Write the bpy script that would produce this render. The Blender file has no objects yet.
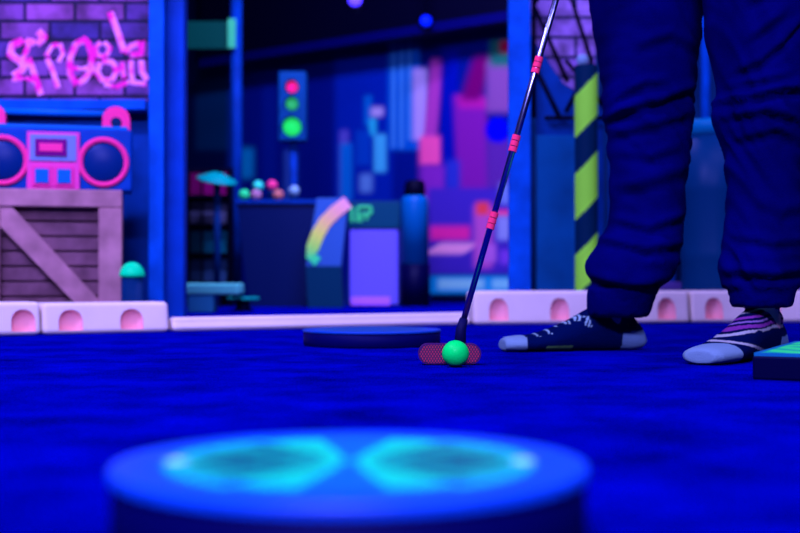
import bpy, bmesh, math, random
from mathutils import Vector, Matrix, noise
random.seed(7)
PI = math.pi
scene = bpy.context.scene
C = scene.collection

# ---------------------------------------------------------------- camera
CAMH, FPX = 0.138, 1200.0
PITCH = math.atan(13.5 / FPX)
cam_d = bpy.data.cameras.new('camera'); cam = bpy.data.objects.new('camera', cam_d); C.objects.link(cam)
cam.location = (0, 0, CAMH); cam.rotation_euler = (PI / 2 + PITCH, 0, 0)
cam_d.sensor_width = 36; cam_d.lens = 36 * FPX / 800
cam_d.clip_start = 0.02; cam_d.clip_end = 60
cam_d.dof.use_dof = True; cam_d.dof.focus_distance = 1.92; cam_d.dof.aperture_fstop = 3.8
scene.camera = cam
# ---------------------------------------------------------------- world, exposure
w = bpy.data.worlds.new('world'); scene.world = w; w.use_nodes = True
w.node_tree.nodes['Background'].inputs[0].default_value = (0.02, 0.03, 1, 1)
w.node_tree.nodes['Background'].inputs[1].default_value = 0.02
vs = scene.view_settings
vs.view_transform = 'Standard'; vs.look = 'None'; vs.gamma = 1; vs.exposure = 0.0; vs.use_curve_mapping = False
# ---------------------------------------------------------------- black-light lamps (fixtures are built at the end)
LC = (0.25, 0.22, 1.0)
LAMPS = [  # x, y, z, power, size, tilt (rad, + = towards +Y)
    (-0.9, 0.5, 2.72, 90, 1.2, 0.5), (1.3, 0.3, 2.72, 50, 1.2, 0.3),
    (-0.3, -1.6, 2.55, 440, 1.6, 1.05),  # unseen lamp added to light the faces turned towards the camera
    (-1.6, 1.6, 2.72, 220, 1.2, 0.95), (1.2, 2.6, 2.72, 36, 1.2, 0.3),
    (0.0, 4.9, 2.72, 290, 1.2, 0.75), (2.6, 3.2, 2.72, 40, 1.2, 0.4),
]
for i, (x, y, z, p, s, t) in enumerate(LAMPS):
    ld = bpy.data.lights.new('black_light', 'AREA'); ld.shape = 'RECTANGLE'; ld.size = s; ld.size_y = 0.16
    ld.energy = p; ld.color = LC
    lo = bpy.data.objects.new('black_light', ld); C.objects.link(lo)
    lo.location = (x, y, z - 0.1); lo.rotation_euler = (t, 0, 0)

# ================================================================ helpers
def P(px, py, D):
    dx = (px - 400) / FPX; dz = (266.5 - py) / FPX
    Y = math.cos(PITCH) - dz * math.sin(PITCH); Z = math.sin(PITCH) + dz * math.cos(PITCH)
    k = D / Y
    return Vector((dx * k, D, CAMH + Z * k))
def X(px, D): return P(px, 280, D).x
def Zz(py, D): return P(400, py, D).z

L0 = (0.62, 0.55, 2.45)
def want(r, g, b):
    """surface colour that reads (r,g,b) under the blue lamps"""
    return (min(r / L0[0], .95), min(g / L0[1], .95), min(b / L0[2], .95))

def nt(m): return m.node_tree.nodes, m.node_tree.links
def mat(name, col, rough=.6, spec=.3, metal=0, var=0.0, vscale=8, bump=0, bscale=60, emit=None, es=0, coat=0):
    m = bpy.data.materials.new(name); m.use_nodes = True
    N, L = nt(m); b = N['Principled BSDF']
    b.inputs['Base Color'].default_value = (*col, 1); b.inputs['Roughness'].default_value = rough
    b.inputs['Specular IOR Level'].default_value = spec * .14; b.inputs['Metallic'].default_value = metal
    b.inputs['Coat Weight'].default_value = coat
    if emit: b.inputs['Emission Color'].default_value = (*emit, 1); b.inputs['Emission Strength'].default_value = es
    tc = N.new('ShaderNodeTexCoord')
    if var:
        n = N.new('ShaderNodeTexNoise'); n.inputs['Scale'].default_value = vscale; n.inputs['Detail'].default_value = 5
        r = N.new('ShaderNodeMapRange'); r.inputs['From Min'].default_value = .3; r.inputs['From Max'].default_value = .7
        r.inputs['To Min'].default_value = 1 - var; r.inputs['To Max'].default_value = 1 + var
        mx = N.new('ShaderNodeVectorMath'); mx.operation = 'SCALE'; mx.inputs[0].default_value = col
        L.new(tc.outputs['Object'], n.inputs['Vector']); L.new(n.outputs['Fac'], r.inputs['Value'])
        L.new(r.outputs['Result'], mx.inputs['Scale']); L.new(mx.outputs[0], b.inputs['Base Color'])
    if bump:
        n2 = N.new('ShaderNodeTexNoise'); n2.inputs['Scale'].default_value = bscale; n2.inputs['Detail'].default_value = 4
        bp = N.new('ShaderNodeBump'); bp.inputs['Strength'].default_value = bump; bp.inputs['Distance'].default_value = .004
        L.new(tc.outputs['Object'], n2.inputs['Vector']); L.new(n2.outputs['Fac'], bp.inputs['Height']); L.new(bp.outputs[0], b.inputs['Normal'])
    return m
def vcmat(name, rough=.7, spec=.2, bump=0, bscale=200):
    m = mat(name, (1, 1, 1), rough, spec, bump=bump, bscale=bscale); N, L = nt(m)
    a = N.new('ShaderNodeAttribute'); a.attribute_name = 'paint'
    L.new(a.outputs['Color'], N['Principled BSDF'].inputs['Base Color']); return m

def obj(name, bm, m, parent=None, smooth=False, kind=None, label=None):
    me = bpy.data.meshes.new(name)
    if isinstance(bm, bmesh.types.BMesh):
        bmesh.ops.recalc_face_normals(bm, faces=bm.faces[:]) if not getattr(bm, 'norec', 0) else None
        bm.to_mesh(me); bm.free()
    else: me = bm
    o = bpy.data.objects.new(name, me); C.objects.link(o)
    for x in (m if isinstance(m, (list, tuple)) else [m]): me.materials.append(x)
    if smooth: me.polygons.foreach_set('use_smooth', [True] * len(me.polygons))
    if parent is not None:
        o.parent = parent; o.matrix_parent_inverse = Matrix.Identity(4)
        o.location = (0, 0, 0)
    if kind: o['kind'] = kind
    if label: o['label'] = label
    return o
def thing(name, label, cat, loc=(0, 0, 0), rz=0, group=None):
    o = bpy.data.objects.new(name, None); C.objects.link(o); o.empty_display_size = .05
    o.location = loc; o.rotation_euler = (0, 0, rz); o['label'] = label; o['category'] = cat
    if group: o['group'] = group
    return o
def tag(o, label, cat, group=None):
    o['label'] = label; o['category'] = cat
    if group: o['group'] = group
    return o
def struct(name, bm, m, parent=None, smooth=False):
    return obj(name, bm, m, parent, smooth, kind='structure')
def copy_thing(root, loc, rz, label):
    r = root.copy(); C.objects.link(r); r.location = loc; r.rotation_euler = (0, 0, rz); r['label'] = label
    for ch in list(root.children):
        c = ch.copy(); C.objects.link(c); c.parent = r
        for g in ch.children:
            d = g.copy(); C.objects.link(d); d.parent = c
    return r

def box(bm, c, s, bev=0, rot=None, seg=2, mi=0):
    r = bmesh.ops.create_cube(bm, size=1); vs_ = r['verts']
    M = Matrix.Translation(Vector(c)) @ (rot.to_4x4() if rot else Matrix.Identity(4)) @ Matrix.Diagonal((s[0], s[1], s[2], 1))
    bmesh.ops.transform(bm, matrix=M, verts=vs_)
    fs = {f for v in vs_ for f in v.link_faces}
    for f in fs: f.material_index = mi
    if bev:
        es = list({e for v in vs_ for e in v.link_edges})
        bmesh.ops.bevel(bm, geom=es, offset=bev, segments=seg, affect='EDGES', profile=.5)
    return bm
def B(c, s, bev=0, rot=None, seg=2): return box(bmesh.new(), c, s, bev, rot, seg)
def rings(bm, rs, cap=True, mi=0):
    prev = None; first = None
    for r in rs:
        vv = [bm.verts.new(p) for p in r]
        if prev:
            n = len(vv)
            for i in range(n):
                f = bm.faces.new((prev[i], prev[(i + 1) % n], vv[(i + 1) % n], vv[i])); f.material_index = mi
        else: first = vv
        prev = vv
    if cap: bm.faces.new(first[::-1]).material_index = mi; bm.faces.new(prev).material_index = mi
    return bm
def tube(bm, pts, rad, n=16, mi=0, ref=None, cap=True):
    """swept tube; rad entries are r or (ra, rb)"""
    pts = [Vector(p) for p in pts]; rs = []
    ref = Vector(ref) if ref else None
    for i, p in enumerate(pts):
        t = (pts[min(i + 1, len(pts) - 1)] - pts[max(i - 1, 0)]).normalized()
        a = ref if ref else (Vector((0, 0, 1)) if abs(t.z) < .9 else Vector((1, 0, 0)))
        u = (a - t * a.dot(t)).normalized(); v = t.cross(u)
        r = rad[i] if isinstance(rad, (list, tuple)) else rad
        ra, rb = r if isinstance(r, (list, tuple)) else (r, r)
        rs.append([p + u * (ra * math.cos(2 * PI * k / n)) + v * (rb * math.sin(2 * PI * k / n)) for k in range(n)])
    return rings(bm, rs, cap, mi)
def cyl(p0, p1, r0, r1=None, n=24): return tube(bmesh.new(), [p0, p1], [r0, r1 if r1 is not None else r0], n)
def lathe(bm, prof, c=(0, 0, 0), n=48, axis='z'):
    rs = []
    for r, z in prof:
        r = max(r, 1e-4)
        rr = []
        for k in range(n):
            a = 2 * PI * k / n; x, y = r * math.cos(a), r * math.sin(a)
            q = (x, y, z) if axis == 'z' else (x, -z, y)
            rr.append(Vector(q) + Vector(c))
        rs.append(rr)
    return rings(bm, rs)
def prism(bm, pts2, y0, y1, mi=0):
    """polygon in x,z extruded between y0 and y1"""
    a = [bm.verts.new((x, y0, z)) for x, z in pts2]; b = [bm.verts.new((x, y1, z)) for x, z in pts2]; n = len(a)
    bm.faces.new(a).material_index = mi; bm.faces.new(b[::-1]).material_index = mi
    for i in range(n): bm.faces.new((a[i], b[i], b[(i + 1) % n], a[(i + 1) % n])).material_index = mi
    return bm
def ball(bm, c, r, sx=1, sy=1, sz=1, u=24, v=16):
    q = bmesh.ops.create_uvsphere(bm, u_segments=u, v_segments=v, radius=r)['verts']
    bmesh.ops.transform(bm, matrix=Matrix.Translation(Vector(c)) @ Matrix.Diagonal((sx, sy, sz, 1)), verts=q); return bm
def evaluated(bm, mods):
    me = bpy.data.meshes.new('tmp'); bmesh.ops.recalc_face_normals(bm, faces=bm.faces[:]); bm.to_mesh(me); bm.free()
    o = bpy.data.objects.new('tmp', me); C.objects.link(o)
    for typ, kw in mods:
        md = o.modifiers.new('m', typ)
        for k, v in kw.items(): setattr(md, k, v)
    dg = bpy.context.evaluated_depsgraph_get(); dg.update()
    out = bpy.data.meshes.new_from_object(o.evaluated_get(dg)); bpy.data.objects.remove(o); return out
def remesh(bm, vox, smooth=4, fac=.5):
    return evaluated(bm, [('REMESH', dict(mode='VOXEL', voxel_size=vox)), ('SMOOTH', dict(factor=fac, iterations=smooth))])
def paint(me, fn):
    at = me.color_attributes.new('paint', 'FLOAT_COLOR', 'POINT')
    for i, v in enumerate(me.vertices):
        c = fn(v.co); at.data[i].color = (c[0], c[1], c[2], 1)

# ================================================================ materials
M_navy = mat('navy_paint', want(.0, .012, .16), .55, var=.3)
M_dark = mat('near_black_plastic', want(.0, .0, .04), .5, .3)
M_black = mat('black_paint', want(.0, .0, .012), .6)
M_blue = mat('blue_paint', want(.0, .045, .85), .55, .3, var=.22, vscale=14)
M_blue2 = mat('blue_paint_deep', want(.0, .02, .40), .6, .3, var=.25, vscale=10)
M_curb = mat('lavender_plastic', want(.50, .36, 1.02), .45, .35, var=.06, vscale=6)
M_curb_in = mat('pink_recess', want(.95, .22, .75), .5, .3)  # pinker tone on the arch recess faces of the curb
M_strip = mat('lavender_board', want(.48, .32, 1.05), .5, .3)
M_pink = mat('neon_pink_paint', want(.95, .02, .42), .5)
M_pinkd = mat('dark_pink_paint', want(.5, .02, .5), .5)
M_ball = mat('neon_green_plastic', (.0, .95, .075), .35, .4)
M_teal = mat('teal_plastic', want(.0, .20, .42), .4)
M_lime = mat('neon_yellow_tape', want(.32, .75, .06), .5)
M_lens_r = mat('red_lens', (.7, .0, .12), .4, emit=(1, .02, .22), es=.75)
M_lens_g = mat('green_lens', (.0, .4, .02), .4, emit=(.02, .8, .16), es=.8)
M_lens_y = mat('pale_green_lens', (.02, .25, .03), .4, emit=(.03, .6, .22), es=.55)
M_tube = mat('violet_tube', (.2, .1, .8), .4, emit=(.12, .05, 1), es=3)
M_wood = mat('crate_wood', want(.25, .10, .36), .7, .15, var=.3, vscale=12)
M_woodd = mat('crate_planks', want(.10, .038, .17), .75, .1, var=.4, vscale=14)
M_steel = mat('steel_shaft', (.30, .32, .42), .22, .5, metal=1)
M_rubber = mat('black_rubber', (.003, .003, .03), .55)

# carpet
M_carpet = bpy.data.materials.new('blue_carpet'); M_carpet.use_nodes = True
N, L = nt(M_carpet); b = N['Principled BSDF']; b.inputs['Roughness'].default_value = .95; b.inputs['Specular IOR Level'].default_value = .0
tc = N.new('ShaderNodeTexCoord')
n1 = N.new('ShaderNodeTexNoise'); n1.inputs['Scale'].default_value = 380; n1.inputs['Detail'].default_value = 3
n2 = N.new('ShaderNodeTexNoise'); n2.inputs['Scale'].default_value = 7; n2.inputs['Detail'].default_value = 7; n2.inputs['Roughness'].default_value = .65
ad = N.new('ShaderNodeMath'); ad.operation = 'MULTIPLY_ADD'; ad.inputs[1].default_value = .55
md = N.new('ShaderNodeMath'); md.operation = 'MULTIPLY'; md.inputs[1].default_value = .52
cr = N.new('ShaderNodeValToRGB'); cr.color_ramp.elements[0].position = .37; cr.color_ramp.elements[1].position = .68
cr.color_ramp.elements[0].color = (.0, .0001, .018, 1); cr.color_ramp.elements[1].color = (.0, .0018, .27, 1)
bp = N.new('ShaderNodeBump'); bp.inputs['Strength'].default_value = .9; bp.inputs['Distance'].default_value = .004
L.new(tc.outputs['Object'], n1.inputs[0]); L.new(tc.outputs['Object'], n2.inputs[0])
L.new(n2.outputs['Fac'], md.inputs[0]); L.new(n1.outputs['Fac'], ad.inputs[0]); L.new(md.outputs[0], ad.inputs[2])
L.new(ad.outputs[0], cr.inputs[0]); L.new(cr.outputs[0], b.inputs['Base Color'])
L.new(n1.outputs['Fac'], bp.inputs['Height']); L.new(bp.outputs[0], b.inputs['Normal'])

def brick_mat(name, c1, c2, cm, bw, rh, off=0):
    m = bpy.data.materials.new(name); m.use_nodes = True; N, L = nt(m); b = N['Principled BSDF']
    b.inputs['Roughness'].default_value = .7; b.inputs['Specular IOR Level'].default_value = .2
    tc = N.new('ShaderNodeTexCoord'); sp = N.new('ShaderNodeSeparateXYZ'); cb = N.new('ShaderNodeCombineXYZ')
    L.new(tc.outputs['Object'], sp.inputs[0]); L.new(sp.outputs['X'], cb.inputs['X']); L.new(sp.outputs['Z'], cb.inputs['Y'])
    br = N.new('ShaderNodeTexBrick'); br.inputs['Scale'].default_value = 1
    br.inputs['Brick Width'].default_value = bw; br.inputs['Row Height'].default_value = rh; br.inputs['Mortar Size'].default_value = .006
    br.inputs['Color1'].default_value = (*c1, 1); br.inputs['Color2'].default_value = (*c2, 1); br.inputs['Mortar'].default_value = (*cm, 1)
    no = N.new('ShaderNodeTexNoise'); no.inputs['Scale'].default_value = 14; no.inputs['Detail'].default_value = 5
    mr = N.new('ShaderNodeMapRange'); mr.inputs['From Min'].default_value = .35; mr.inputs['From Max'].default_value = .65
    mr.inputs['To Min'].default_value = .45; mr.inputs['To Max'].default_value = 1.5
    sc = N.new('ShaderNodeVectorMath'); sc.operation = 'SCALE'
    L.new(cb.outputs[0], br.inputs['Vector']); L.new(tc.outputs['Object'], no.inputs['Vector']); L.new(no.outputs['Fac'], mr.inputs['Value'])
    L.new(br.outputs['Color'], sc.inputs[0]); L.new(mr.outputs['Result'], sc.inputs['Scale']); L.new(sc.outputs[0], b.inputs['Base Color'])
    bp = N.new('ShaderNodeBump'); bp.inputs['Distance'].default_value = .01; bp.invert = True
    L.new(br.outputs['Fac'], bp.inputs['Height']); L.new(bp.outputs[0], b.inputs['Normal'])
    return m
M_brick = brick_mat('dark_purple_brick', want(.16, .03, .42), want(.02, .008, .24), want(.004, .001, .05), .165, .062)
M_brick2 = brick_mat('violet_brick', want(.20, .09, .85), want(.13, .05, .66), want(.01, .01, .12), .22, .075)

# ================================================================ room shell
struct('floor', B((0.4, 3.6, -.05), (8.0, 12.0, .1)), M_carpet)
struct('ceiling', B((0.4, 3.6, 2.9), (8.0, 12.0, .1)), M_black)
struct('wall_left', B((-3.65, 3.6, 1.42), (.1, 12.0, 2.86)), M_navy)
struct('wall_right', B((4.45, 3.6, 1.42), (.1, 12.0, 2.86)), M_navy)
struct('wall_front', B((0.4, -2.45, 1.42), (8.0, .1, 2.86)), M_navy)

# back wall with its printed city mural
def soft(v, a, b_, s): 
    f = lambda t: 0 if t <= 0 else 1 if t >= 1 else t * t * (3 - 2 * t)
    return f((v - a) / s + .5) * f((b_ - v) / s + .5)
RECTS = [  # x0,x1,y0,y1, colour, soft, slant(px of x per px of y)
    (180, 236, -20, 330, (.0, .004, .07), 8, 0), (195, 238, 60, 150, (.0, .03, .16), 8, 0),
    (228, 242, -20, 210, (.0, .03, .42), 6, 0), (240, 253, 148, 178, (.0, .28, .85), 8, 0), (262, 276, 85, 200, (.0, .01, .33), 6, 0),
    (284, 297, 150, 205, (.02, .07, .55), 5, 0),
    (308, 335, 60, 205, (.0, .005, .24), 8, 0), (335, 392, 55, 205, (.0, .015, .45), 8, 0), (340, 348, 130, 200, (.10, .08, .7), 6, 0),
    (388, 420, 42, 150, (.0, .09, .68), 5, 0), (392, 395, 45, 148, (.05, .25, .9), 3, 0), (400, 403, 45, 148, (.05, .25, .9), 3, 0), (408, 411, 42, 140, (.05, .25, .9), 3, 0),
    (364, 372, 95, 125, (.0, .12, .7), 4, 0), (369, 376, 118, 135, (.02, .5, .95), 5, 0), (374, 386, 134, 172, (.05, .45, 1), 5, 0), (371, 383, 107, 116, (.45, .35, .95), 5, 0),
    (340, 352, 143, 200, (.0, .15, .8), 6, 0), (356, 370, 130, 165, (.0, .05, .6), 5, 0), (360, 372, 174, 192, (.1, .25, .85), 7, 0),
    (413, 427, 68, 140, (.42, .30, .95), 5, 0), (427, 440, 58, 140, (.40, .04, .50), 5, -.1), (420, 441, 136, 165, (.95, .08, .50), 6, 0),
    (441, 458, 50, 190, (.0, .004, .42), 6, 0), (456, 488, 95, 200, (.20, .01, .42), 7, .05), (458, 487, 96, 108, (.45, .01, .40), 8, .3), (468, 487, 55, 100, (.16, .0, .16), 10, -.3),
    (487, 514, 60, 112, (.22, .07, .42), 8, 0), (490, 512, 38, 66, (.01, .14, .16), 8, 0), (500, 512, 40, 52, (.45, .0, .08), 6, 0),
    (487, 516, 135, 190, (.10, .02, .40), 9, 0),
    (420, 445, 165, 205, (.22, .02, .55), 8, 0), (446, 460, 160, 190, (.02, .03, .6), 8, 0), (442, 456, 192, 206, (.28, .05, .60), 8, 0),
    (428, 518, 188, 274, (.05, .02, .55), 6, 0), (430, 470, 226, 240, (.75, .02, .42), 6, 0), (432, 472, 243, 254, (.80, .30, .80), 5, -1.5),
    (474, 492, 205, 268, (.50, .08, .62), 8, 0), (476, 489, 202, 215, (.85, .05, .10), 6, 0), (488, 516, 210, 216, (.85, .05, .35), 4, 0),
    (497, 517, 216, 240, (.25, .28, .9), 6, 0), (500, 515, 182, 204, (.15, .22, .85), 6, 0), (500, 517, 250, 264, (.20, .05, .85), 6, 0), (480, 496, 244, 262, (.45, .12, .8), 5, 0),
    (430, 518, 276, 294, (.0, .30, .88), 4, 0), (438, 484, 279, 289, (.25, .62, 1), 5, 0), (492, 512, 279, 289, (.2, .58, 1), 4, 0),
    (430, 518, 294, 330, (.0, .0, .03), 4, 0)]
def mural(px, py):
    c = [.0, .006, .26]
    for x0, x1, y0, y1, k, s, sl in RECTS:
        if x0 - 20 < px < x1 + 20 or sl:
            s *= 1.25; a = soft(px - sl * (py - (y0 + y1) / 2), x0, x1, s) * soft(py, y0, y1, s)
            if a: c = [c[i] * (1 - a) + k[i] * a for i in range(3)]
    d = math.hypot(px - 498, py - 130)
    a = max(0, min(1, (15 - d) / 4))
    k = (0, .0, .75)
    m_ = (.66, .62, .95)
    return want(*[(c[i] * (1 - a) + k[i] * a) * m_[i] for i in range(3)])
WR, WL = (522, 7.0), (236, 8.4)     # the wall recedes to the left
bm = bmesh.new(); grid = []
NX, NY = 170, 170
A_ = Vector((X(236, 8.4), 8.4)); B_ = Vector((X(522, 7.0), 7.0)); uv = {}
left = A_ - (B_ - A_) * .25; right = B_ + (B_ - A_) * .06
lay = bm.verts.layers.float_color.new('paint')
for j in range(NY + 1):
    row = []
    for i in range(NX + 1):
        q = left.lerp(right, i / NX); z = 2.2 * j / NY
        v = bm.verts.new((q.x, q.y, z))
        v[lay] = (*mural(400 + FPX * q.x / q.y, 280 - FPX * (z - CAMH) / q.y), 1); row.append(v)
    grid.append(row)
for j in range(NY):
    for i in range(NX): bm.faces.new((grid[j][i], grid[j][i + 1], grid[j + 1][i + 1], grid[j + 1][i]))
ext = bmesh.ops.extrude_face_region(bm, geom=bm.faces[:])
nrm = Vector(((B_ - A_).y, -(B_ - A_).x)).normalized() * -1
bmesh.ops.translate(bm, vec=(nrm.x * .06, nrm.y * .06, 0), verts=[g for g in ext['geom'] if isinstance(g, bmesh.types.BMVert)])
struct('wall_back', bm, vcmat('city_mural_print', .6, .15))
struct('wall_rear', B((0.4, 9.3, 1.42), (8.0, .1, 2.86)), M_navy)
# soffit beam above the mural (dark, slanting with the wall)
def slab(name, a, b_, z0, z1, th, m):
    a = Vector(a); b_ = Vector(b_); d = (b_ - a); n_ = Vector((-d.y, d.x)).normalized() * th
    bm = bmesh.new(); lo = [bm.verts.new((*q, z0)) for q in (a, b_, b_ + n_, a + n_)]; hi = [bm.verts.new((*q, z1)) for q in (a, b_, b_ + n_, a + n_)]
    bm.faces.new(lo[::-1]); bm.faces.new(hi)
    for i in range(4): bm.faces.new((lo[i], lo[(i + 1) % 4], hi[(i + 1) % 4], hi[i]))
    return struct(name, bm, m)
a2 = Vector((X(200, 8.3), 8.3)); b2 = Vector((X(535, 6.7), 6.7))
slab('trim_1', a2, b2, 1.62, 2.85, .12, M_black)
slab('trim_2', a2 + Vector((0, -.04)), b2 + Vector((0, -.04)), 1.605, 1.66, .1, mat('soffit_edge', want(0, .0, .10), .6))

# left set wall: brick panel, sill, lower panel, post
D0 = 3.95
struct('wall_brick', B(((X(-260, D0) + X(150, D0)) / 2, D0 + .05, (Zz(103, D0) + 2.85) / 2), (X(150, D0) - X(-260, D0), .1, 2.85 - Zz(103, D0))), M_brick)
struct('trim_3', B(((X(-260, D0) + X(150, D0)) / 2, D0 - .01, Zz(108, D0)), (X(150, D0) - X(-260, D0), .14, .034), .004), M_blue)
struct('wall_lower', B(((X(-260, D0) + X(150, D0)) / 2, D0 + .045, Zz(110, D0) / 2), (X(150, D0) - X(-260, D0), .08, Zz(110, D0))), M_blue2)
D1 = 3.75
xr = X(187, D1 + .12)
bm = box(bmesh.new(), ((X(148, D1) + X(167, D1 + .06)) / 2, D1 + .03, 1.425), (X(167, D1 + .06) - X(148, D1), .06, 2.85), .004)
struct('trim_4', bm, M_blue)
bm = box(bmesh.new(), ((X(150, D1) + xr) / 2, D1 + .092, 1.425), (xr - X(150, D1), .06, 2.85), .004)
struct('trim_5', bm, mat('blue_post_shaded_side', want(.0, .022, .55), .55, var=.2))  # shade of the post's side face put into a deeper blue

# graffiti on the brick wall : ribbons of pink paint
STROKES = [
 ([(38, 31), (44, 37), (38, 43), (22, 41), (12, 45), (10, 54), (18, 60), (26, 62), (22, 70), (13, 76)], 3.0),
 ([(28, 58), (32, 68), (36, 80), (41, 95)], 2.6), ([(30, 40), (26, 52), (20, 66)], 2.2),
 ([(46, 56), (52, 46), (60, 44), (63, 54), (58, 62)], 1.9), ([(47, 58), (53, 72), (58, 88)], 2.3),
 ([(84, 40), (76, 44), (70, 58), (70, 74), (76, 84), (84, 80), (91, 70), (92, 55), (88, 43), (82, 38)], 2.6),
 ([(72, 68), (82, 69), (93, 66)], 1.8),
 ([(101, 42), (95, 48), (98, 56), (106, 56), (110, 48), (104, 42)], 2.0), ([(100, 62), (97, 72), (102, 80), (112, 80), (117, 70), (112, 62), (102, 61)], 2.4),
 ([(110, 12), (114, 22), (119, 36), (124, 52)], 2.7), ([(124, 52), (132, 46), (142, 42), (141, 54), (130, 55)], 2.4),
 ([(122, 62), (123, 72), (124, 78)], 2.2), ([(131, 60), (131, 72), (133, 84)], 2.2), ([(141, 60), (142, 72), (147, 80)], 2.4), ([(104, 84), (116, 87), (128, 82), (146, 84)], 2.0),
 ([(12, 80), (26, 78), (40, 84)], 1.7)]
bm = bmesh.new()
for pts, wd in STROKES:
    q = []
    for i in range(len(pts) - 1):
        for t in range(4):
            q.append((pts[i][0] + (pts[i + 1][0] - pts[i][0]) * t / 4, pts[i][1] + (pts[i + 1][1] - pts[i][1]) * t / 4))
    q.append(pts[-1])
    W = [P(x, y, D0 - .002) for x, y in q]
    mw = wd * 1.3 * D0 / FPX
    tube(bm, [(p.x, D0 - .001, p.z) for p in W], [(mw, mw * .12) if i % 1 == 0 else mw for i in range(len(W))], 8, ref=(1, 0, .01))
wb = bpy.data.objects['wall_brick']
gm = mat('pink_spray_paint', want(.95, .03, .80), .6); N, L = nt(gm)
tc = N.new('ShaderNodeTexCoord'); no = N.new('ShaderNodeTexNoise'); no.inputs['Scale'].default_value = 22; mx = N.new('ShaderNodeMix'); mx.data_type = 'RGBA'
mr = N.new('ShaderNodeMapRange'); mr.inputs['From Min'].default_value = .42; mr.inputs['From Max'].default_value = .58
mx.inputs[6].default_value = (*want(1.0, .01, .62), 1); mx.inputs[7].default_value = (*want(.62, .14, 1.15), 1)
L.new(tc.outputs['Object'], no.inputs['Vector']); L.new(no.outputs['Fac'], mr.inputs['Value']); L.new(mr.outputs['Result'], mx.inputs[0]); L.new(mx.outputs[2], N['Principled BSDF'].inputs['Base Color'])
g = obj('graffiti', bm, gm, wb, label='pink spray painted lettering')

# right set wall
D2 = 4.35
struct('trim_6', B(((X(509, D2) + X(531, D2)) / 2, D2 + .02, 1.425), (X(531, D2) - X(509, D2), .04, 2.85), .004), M_blue)
struct('wall_right_set', B(((X(531, D2) + X(980, D2)) / 2, D2 + .2, 1.425), (X(980, D2) - X(531, D2), .1, 2.85)), M_brick2)
bm = bmesh.new(); prism(bm, [(X(531, D2), 0), (X(680, D2), 0), (X(680, D2), Zz(128, D2)), (X(600, D2), Zz(100, D2)), (X(566, D2), Zz(80, D2)), (X(531, D2), Zz(28, D2))], D2 + .07, D2 + .15)
struct('trim_7', bm, M_blue2)
bm = box(bmesh.new(), ((X(535, D2) + X(578, D2)) / 2, D2 + .05, Zz(134, D2) / 2), (X(578, D2) - X(535, D2), .03, Zz(134, D2)), .004)
struct('trim_8', bm, mat('blue_board', want(.0, .04, .40), .6, var=.2))
struct('trim_9', B(((X(600, 4.4) + X(980, 4.4)) / 2, 4.5, Zz(30, 4.4) / 2), (X(980, 4.4) - X(600, 4.4), .03, Zz(30, 4.4))), mat('dark_blue_board', want(.0, .012, .17), .6, var=.4, vscale=6))
struct('trim_10', B(((X(600, 4.3) + X(980, 4.3)) / 2, 4.42, Zz(286, 4.3)), (X(980, 4.3) - X(600, 4.3), .10, .03), .004), mat('violet_rail', want(.06, .03, .5), .5))

# ================================================================ lane curbs
def arc_curb(name, label, p0, p1, h, th, arches):
    p0 = Vector(p0); p1 = Vector(p1); d = (p1 - p0); ln = d.length; ang = math.atan2(d.y, d.x)
    bm = box(bmesh.new(), (ln / 2, th / 2, h / 2), (ln, th, h), .012, seg=4)
    for v in bm.verts:  # the front leans back a little
        if v.co.z > h * .5 and v.co.y < th * .4: v.co.y += .008
    me = bpy.data.meshes.new('c'); bmesh.ops.recalc_face_normals(bm, faces=bm.faces[:]); bm.to_mesh(me); bm.free()
    me.materials.append(M_curb); me.materials.append(M_curb_in)
    o = bpy.data.objects.new(name, me); C.objects.link(o)
    cb = bmesh.new()
    for a in arches:
        prof = []
        r = .031; H = h * .62
        lathe(cb, [(0, h * .12), (r, h * .13), (r, h * .45), (r * .92, h * .58), (r * .7, h * .70), (r * .38, h * .77), (0, h * .79)], (a, .002, 0), 24)
    for v in cb.verts: v.co.y = .002 + (v.co.y - .002) * .75
    for f in cb.faces: f.material_index = 1
    bmesh.ops.recalc_face_normals(cb, faces=cb.faces[:])
    cm = bpy.data.meshes.new('cut'); cb.to_mesh(cm); cb.free(); cm.materials.append(M_curb); cm.materials.append(M_curb_in)
    co = bpy.data.objects.new('cut', cm); C.objects.link(co)
    if arches:
        m_ = o.modifiers.new('b', 'BOOLEAN'); m_.operation = 'DIFFERENCE'; m_.object = co; m_.solver = 'EXACT'
        dg = bpy.context.evaluated_depsgraph_get(); dg.update(); new = bpy.data.meshes.new_from_object(o.evaluated_get(dg)); o.modifiers.clear(); o.data = new
    bpy.data.objects.remove(co)
    o.location = (p0.x, p0.y, 0); o.rotation_euler = (0, 0, ang)
    tag(o, label, 'curb')
    return o
def ground(px, py):
    D = CAMH * FPX / (py - 280); return Vector((X(px, D), D))
def along(p0, p1, px):    # distance along p0->p1 where the sight column px crosses
    k = (px - 400) / FPX; d = p1 - p0; t = (k * p0.y - p0.x) / (d.x - k * d.y); return t * d.length
gA = ground(-75, 338.3); gB = ground(42, 335); gC = ground(170, 332)
arc_curb('lane_curb', 'lavender plastic curb block at the left edge, in front of the crate', gA, gB, .083, .10, [along(gA, gB, p) for p in (-25, 24)])
arc_curb('lane_curb', 'lavender plastic curb block with rounded end, between the crate and the low thin board', gB + (gC - gB) * .01, gC, .080, .10, [along(gB, gC, p) for p in (70, 131)])
gD = ground(474, 324.8)
s0 = gC + (gD - gC) * .01; s1 = gD - (gD - gC) * .01
bd = arc_curb('lane_board', 'long thin lavender border board lying behind the distant dark disc', s0, s1, .038, .05, [])
gE = ground(690, 323.2); gF = ground(905, 321.8)
arc_curb('lane_curb', 'lavender plastic curb block behind the putter and the pointing foot', gD, gE, .104, .10, [along(gD, gE, p) for p in (499, 560, 616, 667)])
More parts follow.
